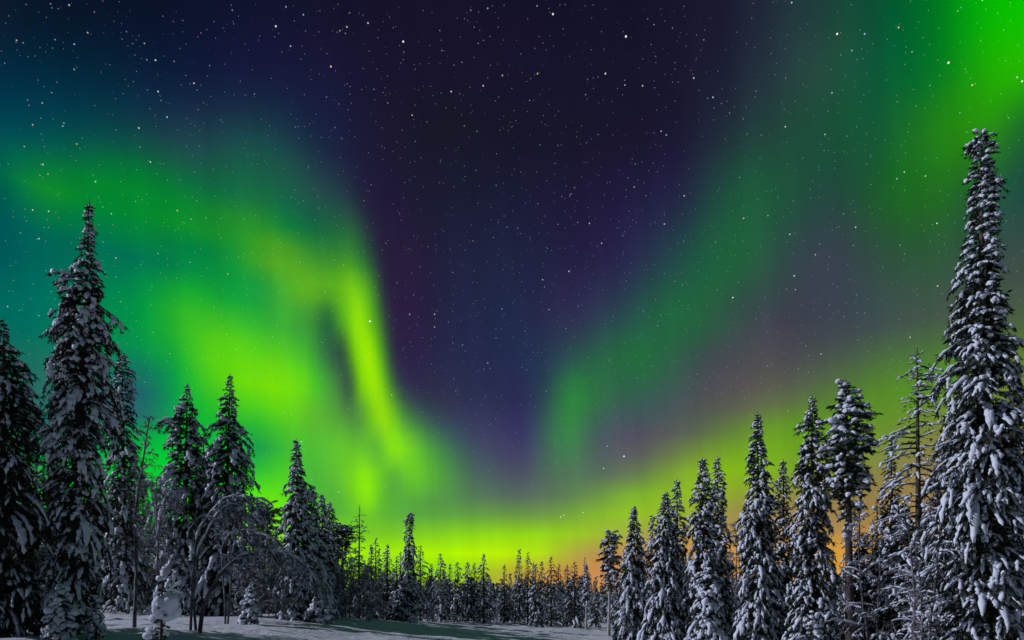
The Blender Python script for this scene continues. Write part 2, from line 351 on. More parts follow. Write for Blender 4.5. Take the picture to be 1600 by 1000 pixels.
def join(parts):
    """[(V, Q), ...] -> one V, Q"""
    V, Q, n = [], [], 0
    for v, q in parts:
        if len(v) == 0: continue
        V.append(v); Q.append(q + n); n += len(v)
    return np.concatenate(V), np.concatenate(Q)

def norm(a):
    return a / np.maximum(np.linalg.norm(a, axis=-1, keepdims=True), 1e-9)

def tangents(P):
    return norm(np.gradient(P, axis=1))

def frames(P):
    T = tangents(P)
    S = np.cross(T, np.array([0, 0, 1.0])); flat = np.linalg.norm(S, axis=-1, keepdims=True) < 0.05
    S = norm(np.where(flat, np.array([1.0, 0, 0]), S))
    U = norm(np.cross(S, T))
    return T, S, U

def sweep(P, w, rng, R=7, hr=0.7, off=0.35, jit=0.14, flat=0.55):
    """lumpy tubes along many paths P[N,K,3] with radii w[N,K]; hr flattens them, off lifts them on to their branch"""
    N, K, _ = P.shape
    T, S, U = frames(P)
    th = np.arange(R) / R * 2 * math.pi
    c, s = np.cos(th), np.sin(th); s2 = np.where(s < 0, s * flat, s)
    j = 1 + jit * rng.standard_normal((N, K, R))
    ww = w[:, :, None] * j
    V = P[:, :, None] + S[:, :, None] * (ww * c)[..., None] + U[:, :, None] * (ww * s2 * hr + (off * w)[:, :, None])[..., None]
    i = np.arange(N)[:, None, None] * K * R + np.arange(K - 1)[None, :, None] * R
    a = np.arange(R)[None, None]; b = (a + 1) % R
    Q = np.stack(np.broadcast_arrays(i + a, i + b, i + R + b, i + R + a), -1).reshape(-1, 4)
    return V.reshape(-1, 3), Q

def tubes(P, w, rng, R=4):
    return sweep(P, w, rng, R, 1.0, 0.0, 0.0, 1.0)

def paths(org, az, L, p0, p1, K, rng=None, wob=0.0):
    """branch lines: start org[N,3], azimuth, arc length, pitch from p0 to p1"""
    s = np.linspace(0, 1, K)
    pit = p0[:, None] + (p1 - p0)[:, None] * s ** 0.8
    a = az[:, None] + (0 if rng is None else np.cumsum(wob * rng.standard_normal((len(az), K)), 1))
    d = np.stack([np.cos(pit) * np.cos(a), np.cos(pit) * np.sin(a), np.sin(pit)], -1) * (L / (K - 1))[:, None, None]
    P = np.concatenate([org[:, None], org[:, None] + np.cumsum(d[:, :-1], 1)], 1)
    return P

def at_s(P, s):
    """points and tangents on paths at parameter s[N,n]"""
    N, K, _ = P.shape
    u = np.clip(s, 0, 1) * (K - 1); i = np.minimum(u.astype(int), K - 2); f = (u - i)[..., None]
    n = np.arange(N)[:, None]
    a, b = P[n, i], P[n, i + 1]
    return a + (b - a) * f, norm(b - a)

def tufts(P, rng, n, ln, wd, smin=0.15, side=0.9, down=0.5, sc=None):
    """n needle sprays (narrow kites) per branch line, hanging from it and fanning out"""
    N = len(P)
    s = smin + (1.05 - smin) * rng.random((N, n)) ** 0.8
    O, T = at_s(P, s)
    S = norm(np.cross(T, np.array([0, 0, 1.0])) + 1e-4)
    d = T * 0.7 + S * (side * rng.uniform(-1, 1, (N, n)))[..., None]
    d[..., 2] -= down * rng.random((N, n)) + 0.05
    d = norm(d + 0.25 * rng.standard_normal(d.shape))
    sc = np.ones(N) if sc is None else sc
    l = (ln * sc[:, None] * rng.uniform(0.6, 1.3, (N, n)))[..., None]
    wv = norm(np.cross(d, rng.standard_normal(d.shape))) * (wd * (0.5 + 0.5 * sc[:, None]) * rng.uniform(0.7, 1.3, (N, n)))[..., None]
    O = O + 0.05 * ln * rng.standard_normal(O.shape)
    V = np.stack([O, O + d * l * 0.45 + wv, O + d * l, O + d * l * 0.45 - wv], 2).reshape(-1, 3)
    Q = np.arange(len(V)).reshape(-1, 4)
    return V, Q

# ---------------------------------------------------------------- the ground
def ground_z(x, y):
    x = np.asarray(x, float); y = np.asarray(y, float)
    z = -0.3 - 0.045 * 40 * np.tanh(x / 40) - 0.022 * 90 * np.tanh(y / 90)
    z = z + 0.62 * np.exp(-(((x + 13.5) / 9) ** 2 + ((y - 38) / 13) ** 2))
    z = z + 0.75 * np.exp(-(((x + 32) / 14) ** 2 + ((y - 52) / 16) ** 2))
    z = z + 0.10 * np.sin(x * 0.31 + 0.6 * np.sin(y * 0.17)) * np.sin(y * 0.23 + 1.1) + 0.045 * np.sin(x * 0.9 + y * 0.5) * np.sin(y * 0.71 - x * 0.33)
    z = z - 0.014 * np.maximum(y - 95, 0) * (y < 1e9) * np.exp(-np.maximum(y - 95, 0) / 400)
    return z

def build_ground():
    # coarse far away, fine where the photograph shows it
    gx = np.unique(np.concatenate([np.linspace(-1500, -90, 14), np.linspace(-90, 60, 240), np.linspace(60, 1500, 14)]))
    gy = np.unique(np.concatenate([np.linspace(-400, 4, 14), np.linspace(4, 100, 200), np.linspace(100, 2500, 18)]))
    X, Y = np.meshgrid(gx, gy); Z = ground_z(X, Y)
    r = np.random.default_rng(5)
    near = (X > -90) & (X < 60) & (Y > 4) & (Y < 100)
    Z = Z + np.where(near, 0.035 * r.standard_normal(Z.shape), 0)
    V = np.stack([X, Y, Z], -1).reshape(-1, 3)
    nx, ny = len(gx), len(gy)
    i = (np.arange(ny - 1)[:, None] * nx + np.arange(nx - 1)[None]).reshape(-1)
    Q = np.stack([i, i + 1, i + nx + 1, i + nx], -1)
    o = mesh_np('ground', V, Q, None, M_GROUND)
    o['kind'] = 'structure'
    o['label'] = 'snow covered ground of the clearing, sloping gently down to the right'
    return o
build_ground()

# ---------------------------------------------------------------- things
def tag(o, label, cat, group=None):
    o['label'] = label; o['category'] = cat
    if group: o['group'] = group

def root(name, x, y, label, cat, group=None, z=None):
    o = bpy.data.objects.new(name, None); COL.objects.link(o)
    o.empty_display_size = 0.5
    o.location = (x, y, float(ground_z(x, y)) - 0.05 if z is None else z)
    tag(o, label, cat, group)
    return o

def copy_thing(src, x, y, rz, sc, label, cat, group):
    r = src.copy(); COL.objects.link(r)
    r.location = (x, y, float(ground_z(x, y)) - 0.05); r.rotation_euler = (0, 0, rz); r.scale = sc
    for k in ('label', 'category', 'group'):
        if k in r: del r[k]
    tag(r, label, cat, group)
    for ch in list(src.children):
        c = ch.copy(); COL.objects.link(c); c.parent = r
    return r

def prof_fn(prof):
    h = np.array([p[0] for p in prof], float); r = np.array([p[1] for p in prof], float)
    return lambda u: np.interp(u, h, r)

def trunk_mesh(r, H, rad, lean, mat, name='trunk', rng=None, bend=0.0, K=14, R=9):
    s = np.linspace(0, 1, K)
    P = np.stack([lean[0] * s + bend * np.sin(s * 5.0), lean[1] * s + bend * np.cos(s * 4.0) - bend, -0.3 + (H + 0.3) * s], -1)[None]
    w = (rad * (1 - s) ** 0.9 + 0.012 + 0.25 * rad * np.exp(-s * 30))[None]
    V, Q = tubes(P, w, rng or np.random.default_rng(1), R)
    return mesh_np(name, V, Q, None, mat, r)

def conifer(r, seed, H, prof, nb, lump, *, lean=(0, 0), base=0.03, pitch=(0.35, -0.25), end=(-0.3, -1.15), subs=2, snow=1.0, nt=24, ln=0.25, wd=0.022,
            rough=0.28, needle=None, bark=None, tr=None, arms=(), K=6, R=7, thin=1.0, clump=0.0, gaps=0.0, bend=0.0, limb=0.022, slim=0.86):
    """snow-laden conifer: prof is [(height fraction, half width in m)...]"""
    rng = np.random.default_rng(seed)
    prof = [(a, b * slim) for a, b in prof]
    f = prof_fn(prof)
    trunk_mesh(r, H, tr or (0.011 * H + 0.03), lean, bark or M_BARK, rng=rng, bend=bend)
    uu = np.linspace(base, 0.985, 400); pdf = f(uu) + 0.32 * max(p[1] for p in prof) + 0.5 * max(p[1] for p in prof) * np.clip((uu - 0.8) / 0.2, 0, 1)
    if gaps: pdf = pdf * (1 + gaps * np.sin(uu * 40 + seed) * np.sin(uu * 23 + 2 * seed))
    cdf = np.cumsum(np.maximum(pdf, 0.01)); cdf /= cdf[-1]
    u = np.interp((np.arange(nb) + rng.random(nb)) / nb, cdf, uu)
    az = np.arange(nb) * 2.39996 + rng.normal(0, 0.5, nb)
    ph = rng.random(8) * 6.28
    m = 1 + rough * (np.sin(u * 37 + ph[0] + 2 * az) * 0.5 + np.sin(u * 17 + ph[1] - az) * 0.6 + np.sin(u * 71 + ph[2] + 3 * az) * 0.5)
    reach = np.maximum(f(u), 0.13) * m * rng.uniform(0.72, 1.12, nb)
    out = rng.random(nb) < 0.05
    reach = np.where(out & (u < 0.72), reach * rng.uniform(1.15, 1.45, nb), reach)
    p0 = pitch[1] + (pitch[0] - pitch[1]) * np.clip((u - 0.3) / 0.7, 0, 1) + rng.normal(0, 0.15, nb)
    p1 = end[1] + (end[0] - end[1]) * np.clip((u - 0.55) / 0.45, 0, 1) ** 1.5 + rng.normal(0, 0.25, nb)
    if arms:
        u = np.concatenate([u, [a[0] for a in arms]]); az = np.concatenate([az, [a[1] for a in arms]])
        reach = np.concatenate([reach, [a[2] for a in arms]])
        p0 = np.concatenate([p0, [a[3] for a in arms]]); p1 = np.concatenate([p1, [a[4] for a in arms]])
    mc = np.cos((p0 + p1) / 2); L = reach / np.clip(mc, 0.35, 1)
    org = np.stack([lean[0] * u, lean[1] * u, H * u], -1)
    org[:, 2] += np.where(u < 0.9, 0.25 * reach, 0)          # rise so that the drooping tip hangs at height u
    P = paths(org, az, L, p0, p1, K, rng, 0.10)
    allP, allL, allw = [P], [L], [np.clip(L * 0.5, 0.5, 1.0)]
    for q in range(subs):
        s = rng.uniform(0.3, 0.85, (len(L), 1))
        O, T = at_s(P, s); O = O[:, 0]; T = T[:, 0]
        sg = 1 if q % 2 else -1
        a2 = az + sg * rng.uniform(0.5, 1.1, len(L))
        l2 = L * rng.uniform(0.3, 0.55, len(L))
        pt = np.arcsin(np.clip(T[:, 2], -0.99, 0.99))
        P2 = paths(O, a2, l2, pt, pt - rng.uniform(0.3, 0.9, len(L)), K, rng, 0.1)
        keep = l2 > 0.22
        allP.append(P2[keep]); allL.append(l2[keep]); allw.append(np.full(keep.sum(), 0.62))
    PP = np.concatenate(allP); LL = np.concatenate(allL); WW = np.concatenate(allw)
    # snow
    sel = rng.random(len(PP)) < snow
    Ps, Ls, Ws = PP[sel], LL[sel], WW[sel]
    KS = 2 * K - 1
    st = rng.uniform(0.12, 0.4, (len(Ps), 1)); en = rng.uniform(0.88, 1.03, (len(Ps), 1))
    s = st + (en - st) * np.linspace(0, 1, KS)[None]
    O, _ = at_s(Ps, s)
    pr = np.sin(np.pi * np.linspace(0.03, 0.97, KS) ** 0.85) ** 0.55
    w = lump * Ws[:, None] * pr[None] * rng.uniform(0.7, 1.35, (len(Ps), 1)) * rng.uniform(0.75, 1.25, (len(Ps), KS))
    w = w * (0.5 + 0.66 * np.abs(np.sin(np.linspace(0, 1, KS)[None] * rng.uniform(4, 9, (len(Ps), 1)) * np.clip(Ls[:, None], 0.7, 1.6) + rng.uniform(0, 6, (len(Ps), 1)))))
    w = np.minimum(w, 0.36 * Ls[:, None] + 0.035); w[:, 0] *= 0.15; w[:, -1] *= 0.15
    V, Q = sweep(O, w, rng, R, 0.72 * thin, 0.42 * thin, 0.16)
    parts = [(V, Q)]
    if clump > 0:                # extra rounded lumps
        n = int(clump); i = rng.integers(0, len(Ps), n)
        C, _ = at_s(Ps[i], rng.uniform(0.55, 1.0, (n, 1)))
        a = rng.random(n) * 6.28
        Pc = paths(C[:, 0] + [0, 0, 0.03], a, np.full(n, lump * 1.1) * rng.uniform(0.6, 1.3, n), np.full(n, 0.1), np.full(n, -0.9), 5)
        Pc -= (Pc[:, 2:3] - Pc[:, :1])
        wc = lump * 0.75 * np.array([0.1, 0.8, 1, 0.85, 0.1])[None] * rng.uniform(0.6, 1.2, (n, 1))
        parts.append(sweep(Pc, wc, rng, R, 0.8, 0.3, 0.12))
    # a small cap of snow on the leader
    V, Q = join(parts)
    mesh_np('snow_clumps', V, Q, None, M_SNOW, r)
    # needles and limbs
    parts = [tubes(P, np.clip(L * 0.02, 0.008, 0.05)[:, None] * (limb / 0.022) * np.linspace(1, 0.3, K)[None], rng, 3)]
    parts.append(tufts(PP, rng, nt, ln, wd, sc=np.clip(LL / 0.9, 0.28, 1)))
    inn = paths(org, az + 1.3, np.minimum(L * 0.55, 1.2), p0 * 0, p1 * 0.6, 4)
    parts.append(tufts(inn, rng, max(3, nt // 3), ln * 1.2, wd * 2.2, sc=np.clip(L / 0.9, 0.28, 1)))
    V, Q = join(parts)
    mesh_np('crown', V, Q, None, needle or M_NEEDLE, r, smooth=False)
    return r

def blob(c, ax, seed, amp=0.12, nu=28, nv=18, tilt=0.0):
    """an irregular rounded lump of snow: centre, three half axes"""
    r = np.random.default_rng(seed)
    u = np.arange(nu) / nu * 2 * math.pi; v = np.linspace(0.02, math.pi - 0.02, nv)
    U, Vv = np.meshgrid(u, v)
    n = np.stack([np.sin(Vv) * np.cos(U), np.sin(Vv) * np.sin(U), np.cos(Vv)], -1)
    g = np.zeros(U.shape)
    for k in range(9):
        q = r.standard_normal(3) * (1.5 + 0.5 * k); g += np.sin(n @ q + r.uniform(0, 6.28)) / (1 + 0.45 * k)
    p = n * (1 + amp * 0.45 * g + 0.012 * r.standard_normal(U.shape))[..., None] * np.array(ax)
    p[..., 0] += tilt * p[..., 2]
    i = (np.arange(nv - 1)[:, None] * nu + np.arange(nu)[None]); j = (np.arange(nv - 1)[:, None] * nu + (np.arange(nu)[None] + 1) % nu)
    Q = np.stack([i, i + nu, j + nu, j], -1).reshape(-1, 4)
    return (p + np.array(c)).reshape(-1, 3), Q

def grow(P, rng, n, smin, smax, Lf, spread, droop, K, gravity_noise=0.12, Labs=None):
    """children of paths P: n each"""
    N = len(P)
    s = smin + (smax - smin) * (np.arange(n)[None] + rng.random((N, n))) / n
    O, T = at_s(P, s); O = O.reshape(-1, 3); T = T.reshape(-1, 3)
    plen = np.linalg.norm(np.diff(P, axis=1), axis=-1).sum(1)
    L = (np.repeat(plen, n) * Lf if Labs is None else Labs(s).reshape(-1)) * rng.uniform(0.6, 1.25, N * n)
    perp = norm(np.cross(T, rng.standard_normal(T.shape)))
    a = spread * rng.uniform(0.7, 1.25, N * n)[:, None]
    d = norm(T * np.cos(a) + perp * np.sin(a))
    pts = [O]
    for k in range(K - 1):
        d = d + gravity_noise * rng.standard_normal(d.shape); d[:, 2] -= droop / (K - 1); d = norm(d)
        pts.append(pts[-1] + d * (L / (K - 1))[:, None])
    return np.stack(pts, 1)

def taper(P, r0, r1):
    return np.linspace(r0, r1, P.shape[1])[None] * np.ones((len(P), 1))

def twig_tree(r, seed, stems, prim, *, n1=24, n2=8, n3=6, s1=(0.25, 1.0), sp1=1.1, droop=(0.5, 0.9, 1.0), f2=0.45, f3=0.45, tw=(0.02, 0.012, 0.008), rad=0.06, load=0.0, mat=None, K1=6, snow_all=0.0):
    """bare frosted broadleaf: stems are polylines, prim(s) gives the length of the first-order branches along them"""
    rng = np.random.default_rng(seed); mat = mat or M_TWIG
    st = np.stack([cubic(np.linspace(0, 1, len(q)), np.asarray(q, float), np.linspace(0, 1, 9)) for q in stems])
    # smooth the stems
    Ks = 14; u = np.linspace(0, 1, st.shape[1]); uu = np.linspace(0, 1, Ks)
    S = np.stack([cubic(u, q, uu) for q in st])
    S[:, 1:-1] += 0.02 * rng.standard_normal(S[:, 1:-1].shape)
    V, Q = tubes(S, taper(S, rad, rad * 0.25), rng, 7)
    mesh_np('trunk', V, Q, None, mat, r)
    A = grow(S, rng, n1, s1[0], s1[1], 0.3, sp1, droop[0], K1, 0.15, prim)
    B = grow(A, rng, n2, 0.15, 1.0, f2 * 0.85, 0.95, droop[1] * 0.55, 5, 0.34)
    parts = [tubes(A, taper(A, tw[0], tw[1]), rng, 3), tubes(B, taper(B, tw[1], tw[2]), rng, 3)]
    if n3:
        Cc = grow(B, rng, n3, 0.1, 1.0, f3, 1.0, droop[2] * 0.4, 4, 0.4)
        parts.append(tubes(Cc, taper(Cc, tw[2], tw[2] * 0.6), rng, 3))
    V, Q = join(parts)
    mesh_np('twigs', V, Q, None, mat, r, smooth=False)
    if load > 0:
        sel = rng.random(len(A)) < load
        parts = []
        if sel.any():
            O, _ = at_s(A[sel], np.linspace(0.1, 0.95, 7)[None] * np.ones((sel.sum(), 1)))
            w = 0.05 * np.sin(np.pi * np.linspace(0.05, 0.95, 7))[None] ** 0.6 * rng.uniform(0.5, 1.6, (sel.sum(), 1)) * rng.uniform(0.7, 1.3, (sel.sum(), 7))
            parts.append(sweep(O, w, rng, 6, 0.8, 0.5))
        selb = rng.random(len(B)) < load * 0.8
        if selb.any():
            O, _ = at_s(B[selb], np.linspace(0.1, 0.95, 5)[None] * np.ones((selb.sum(), 1)))
            w = 0.03 * np.sin(np.pi * np.linspace(0.06, 0.94, 5))[None] ** 0.6 * rng.uniform(0.5, 1.5, (selb.sum(), 1))
            parts.append(sweep(O, w, rng, 5, 0.8, 0.5))
        if snow_all > 0:
            O, _ = at_s(S, np.linspace(0.3, 0.97, 16)[None] * np.ones((len(S), 1)))
            w = snow_all * rng.uniform(0.6, 1.3, (len(S), 16)); w[:, 0] = 0.01; w[:, -1] = 0.01
            parts.append(sweep(O, w, rng, 7, 0.9, 0.6))
        if parts:
            V, Q = join(parts)
            mesh_np('snow_clumps', V, Q, None, M_SNOW, r)
    return r

# ---------------------------------------------------------------- the trees of the photograph
def pos(px, d): return (px - 800.0) / FOC * d, d

def zpx(py, d): return CAMZ + (HOR - py) / FOC * d

def spruce(px, top, d, prof, nb, lump, label, seed, name='spruce_tree', cat='spruce tree', group=None, lean_px=0, **kw):
    """prof: [(photo row, half width in photo pixels)], top: photo row of the tip"""
    x, y = pos(px, d)
    r = root(name, x, y, label, cat, group)
    zb = r.location.z; H = zpx(top, d) - zb
    pr = sorted([((zpx(py, d) - zb) / H, hw * d / FOC) for py, hw in prof])
    return conifer(r, seed, H, pr, nb, lump, lean=(lean_px * d / FOC, 0), **kw)

G_L = 'spruces in the wood on the left'; G_R = 'spruces along the right side of the clearing'; G_F = 'spruces in the far row across the clearing'

# --- left wood
spruce(112, 310, 24, [(310, 5), (350, 11), (400, 18), (430, 28), (455, 40), (500, 46), (560, 56), (620, 52), (700, 48), (780, 46), (860, 42), (930, 40), (985, 34)], 400, 0.125,
       'tallest snow-laden spruce on the left, its narrow tip high against the green sky', 11, group=G_L, lean_px=28, rough=0.32, snow=0.78, R=8, clump=200, subs=3, end=(-0.5, -1.25),
       arms=((0.75, -0.1, 1.35, -0.4, -0.8), (0.745, 3.3, 1.0, -0.2, -0.9), (0.69, 3.3, 1.45, -0.05, -0.7), (0.60, 3.4, 1.4, -0.2, -1.2), (0.66, -0.5, 1.0, -0.5, -1.0), (0.625, 2.9, 1.3, -0.1, -1.0)))
spruce(196, 545, 40, [(545, 5), (570, 15), (610, 23), (680, 28), (760, 32), (940, 36)], 260, 0.17, 'narrow dark spruce just behind the tallest left spruce, on its right', 12, group=G_L, snow=0.65, nt=30, lean_px=-6)
spruce(285, 597, 39, [(597, 3), (625, 12), (655, 26), (690, 34), (730, 40), (780, 42), (860, 46), (940, 44)], 260, 0.175, 'spruce with a long snowy arm reaching left below its tip', 13, group=G_L, snow=0.72, nt=32, lean_px=8, clump=60, rough=0.3,
       arms=((0.80, 3.1, 1.85, 0.3, -0.75), (0.79, 3.2, 1.7, 0.3, -0.75), (0.795, -0.2, 1.25, 0.2, -1.0), (0.87, 3.0, 0.7, 0.1, -0.6)))
spruce(348, 583, 39, [(583, 3), (610, 10), (640, 18), (680, 30), (720, 42), (765, 50), (820, 46), (900, 46), (950, 44)], 290, 0.175, 'broad-skirted snowy spruce, widest of the pair behind the arching birches', 14, group=G_L, snow=0.72, nt=32, lean_px=12, clump=40, rough=0.25,
       arms=((0.60, -0.2, 2.0, -0.3, -0.9), (0.72, -0.1, 1.55, -0.2, -0.9), (0.66, -0.15, 1.75, -0.3, -0.9), (0.885, 3.2, 0.65, 0.1, -0.4)))
spruce(318, 668, 43, [(668, 3), (690, 12), (740, 20), (850, 28), (940, 30)], 110, 0.17, 'slim spruce half hidden between the two taller left spruces', 15, group=G_L)
spruce(466, 685, 36, [(685, 4), (705, 9), (740, 18), (790, 24), (850, 30), (910, 34), (965, 38)], 280, 0.145, 'pointed snow-plastered spruce right of the bare arching birch', 16, group=G_L, lean_px=-3, clump=80, rough=0.2)
spruce(490, 757, 39, [(757, 4), (775, 12), (810, 18), (860, 30), (965, 38)], 230, 0.16, 'shorter spruce leaning on the right flank of the pointed snowy spruce', 17, group=G_L, lean_px=-4, arms=((0.93, 0.1, 0.45, 0.5, -0.6),))
spruce(505, 772, 41, [(772, 4), (790, 9), (830, 14), (880, 23), (960, 30)], 170, 0.16, 'thin spruce with a crooked tip beside the shorter spruce', 18, group=G_L, lean_px=-2)
spruce(515, 783, 44, [(783, 3), (800, 11), (840, 18), (880, 23), (955, 26)], 190, 0.15, 'slim dark spruce, a regular spire left of the clumpy pine', 19, group=G_L, rough=0.15)
spruce(560, 788, 46, [(788, 2), (805, 9), (815, 14), (850, 18), (860, 12), (950, 18)], 60, 0.07, 'thin half-bare spruce with stubby side branches showing sky between', 20, group=G_L, nt=9, snow=0.7, pitch=(0.2, 0.0), end=(0.1, -0.4), subs=1, lean_px=2, gaps=0.6)
spruce(535, 820, 47, [(820, 8), (830, 18), (850, 22), (868, 18), (880, 8)], 70, 0.15, 'clumpy pine crown left of the half-bare spruce', 21, 'pine_tree', 'pine tree', pitch=(0.7, 0.2), end=(0.2, -0.5), nt=40, base=0.62, needle=M_PINE, rough=0.45, snow=0.6)
spruce(412, 792, 52, [(792, 6), (805, 20), (820, 30), (845, 34), (860, 20)], 60, 0.08, 'feathery pine glowing green against the aurora behind the birches', 22, 'pine_tree', 'pine tree', pitch=(0.9, 0.3), end=(0.4, -0.3), nt=60, ln=0.34, wd=0.02, base=0.45, needle=M_GREEN, rough=0.5, snow=0.18)
spruce(634, 800, 50, [(800, 4), (812, 11), (830, 9), (850, 11), (880, 14), (920, 20), (972, 22)], 190, 0.15, 'tall narrow spruce standing alone at the edge of the far clearing', 23, group=G_F, lean_px=7, clump=60, rough=0.3, gaps=0.3)

# --- right side
spruce(1537, 200, 20, [(196, 13), (208, 22), (235, 26), (270, 24), (290, 30), (330, 29), (400, 33), (450, 40), (500, 48), (540, 58), (600, 63), (680, 68), (780, 74), (900, 78), (1040, 74)], 560, 0.10,
       'giant snow-laden spruce at the right edge, tallest tree of all', 31, group=G_R, lean_px=-4, clump=600, subs=3, rough=0.25, R=8, end=(-0.3, -1.0), gaps=0.25)
spruce(1269, 617, 26, [(617, 4), (640, 11), (670, 20), (720, 30), (780, 32), (860, 36), (940, 40), (1010, 38)], 330, 0.105, 'snowy spruce pressed against the left side of the broad-crowned pine', 32, group=G_R, clump=120, rough=0.25, gaps=0.3)
spruce(1224, 717, 31, [(717, 3), (735, 9), (770, 17), (820, 20), (870, 26), (930, 34), (1000, 36)], 220, 0.12, 'smaller slender spruce in the gap left of the snowy spruce by the pine', 33, group=G_R, clump=50, rough=0.2)
spruce(1185, 643, 28, [(643, 4), (665, 10), (690, 15), (730, 22), (780, 29), (840, 34), (900, 38), (1000, 44)], 370, 0.108, 'tall pointed snowy spruce standing left of the smaller slender one', 34, group=G_R, lean_px=-1, clump=130, rough=0.25, gaps=0.25)
spruce(1098, 714, 33, [(714, 5), (735, 11), (770, 20), (830, 25), (900, 30), (990, 38)], 300, 0.13, 'snowy spruce with a twin tip, left one of the close pair', 35, group=G_R, clump=90, rough=0.25, gaps=0.2)
spruce(1121, 712, 35, [(712, 4), (735, 10), (770, 16), (830, 22), (900, 28), (990, 32)], 240, 0.13, 'right-hand spruce of the close pair, slightly behind its twin', 36, group=G_R, clump=60, rough=0.25)
spruce(1108, 888, 29, [(888, 10), (905, 22), (940, 28), (1000, 36)], 110, 0.16, 'low rounded snow-heaped spruce at the foot of the close pair', 37, group=G_R, clump=90)
spruce(1058, 748, 36, [(748, 4), (770, 10), (810, 18), (870, 22), (950, 26), (1000, 30)], 180, 0.15, 'taller back spruce peeping over the shoulder of the shaggy one', 38, group=G_R, clump=30, rough=0.15)
spruce(1040, 767, 34, [(767, 4), (790, 12), (830, 22), (880, 30), (940, 37), (1010, 44)], 320, 0.105, 'shaggy spruce with long combed-down snowy branches', 39, group=G_R, clump=30, rough=0.15, end=(-0.6, -1.3))
spruce(1019, 803, 41, [(803, 3), (820, 9), (860, 14), (920, 20), (985, 24)], 120, 0.15, 'small spruce tucked behind the cone-shaped one, on its right', 40, group=G_R, rough=0.2)
spruce(991, 790, 37, [(790, 4), (805, 8), (840, 16), (880, 24), (930, 32), (1000, 38)], 300, 0.12, 'cone-shaped snowy spruce first in the right-hand row next to the bare-stemmed pine', 41, group=G_R, clump=90, rough=0.15)
spruce(1393, 680, 27, [(680, 3), (700, 8), (740, 16), (790, 26), (850, 34), (930, 40), (1010, 42)], 210, 0.11, 'dark spruce between the broad-crowned pine and the sparse tree', 42, group=G_R, snow=0.7, rough=0.2, clump=20)
spruce(1330, 592, 25, [(592, 5), (610, 16), (640, 30), (665, 34), (690, 44), (720, 50), (745, 46), (775, 36), (800, 22), (835, 8)], 120, 0.16, 'broad-crowned pine with a dark bare trunk below the crown', 43, 'pine_tree', 'pine tree', lean_px=-8,
       base=0.42, pitch=(0.6, 0.1), end=(0.0, -0.6), nt=40, ln=0.24, needle=M_PINE, clump=170, rough=0.4, snow=0.8, tr=0.20)
spruce(1437, 543, 22, [(543, 6), (575, 30), (600, 26), (640, 40), (680, 34), (720, 46), (780, 44), (850, 52), (930, 46), (1000, 44)], 150, 0.085, 'gaunt thin tree with short snow-topped branches standing clear of its bare stem', 44, 'gaunt_conifer', 'conifer tree', lean_px=-4,
       pitch=(0.15, -0.05), end=(0.05, -0.35), subs=2, nt=9, ln=0.16, wd=0.012, rough=0.6, thin=1.0, tr=0.15, base=0.1, snow=0.9, limb=0.04, slim=1.0)
spruce(1462, 770, 24, [(770, 4), (800, 16), (850, 28), (920, 38), (1010, 44)], 190, 0.10, 'dark short spruce between the gaunt tree and the giant spruce', 49, group=G_R, snow=0.6, nt=30, clump=30)
spruce(1412, 790, 25, [(790, 4), (815, 14), (860, 26), (930, 36), (1010, 40)], 180, 0.10, 'dark short spruce left of the gaunt tree stem', 50, group=G_R, snow=0.6, nt=30, clump=30)
spruce(951, 829, 47, [(829, 8), (845, 15), (870, 18), (900, 20), (915, 14), (925, 6)], 90, 0.16, 'pine on a slender pale bare stem at the mouth of the right-hand row', 45, 'pine_tree', 'pine tree', lean_px=3,
       base=0.42, pitch=(0.5, 0.1), end=(-0.1, -0.7), nt=36, needle=M_PINE, clump=80, rough=0.3, snow=0.75, bark=M_PALE, tr=0.13)
spruce(916, 880, 56, [(880, 2), (895, 6), (915, 8), (940, 9), (950, 5)], 70, 0.14, 'small spruce with its crown perched on a tall pale bare stem', 46, group=G_F, base=0.36, bark=M_PALE, tr=0.10, clump=20, rough=0.2)
spruce(1490, 600, 27, [(600, 6), (640, 20), (700, 26), (800, 30), (1000, 34)], 130, 0.14, 'spruce hidden close behind the left flank of the giant one', 47, group=G_R, clump=30)
spruce(1592, 640, 25, [(640, 8), (700, 26), (800, 36), (900, 40), (1000, 44)], 130, 0.13, 'darker spruce behind the right flank of the giant spruce', 48, group=G_R, snow=0.6)

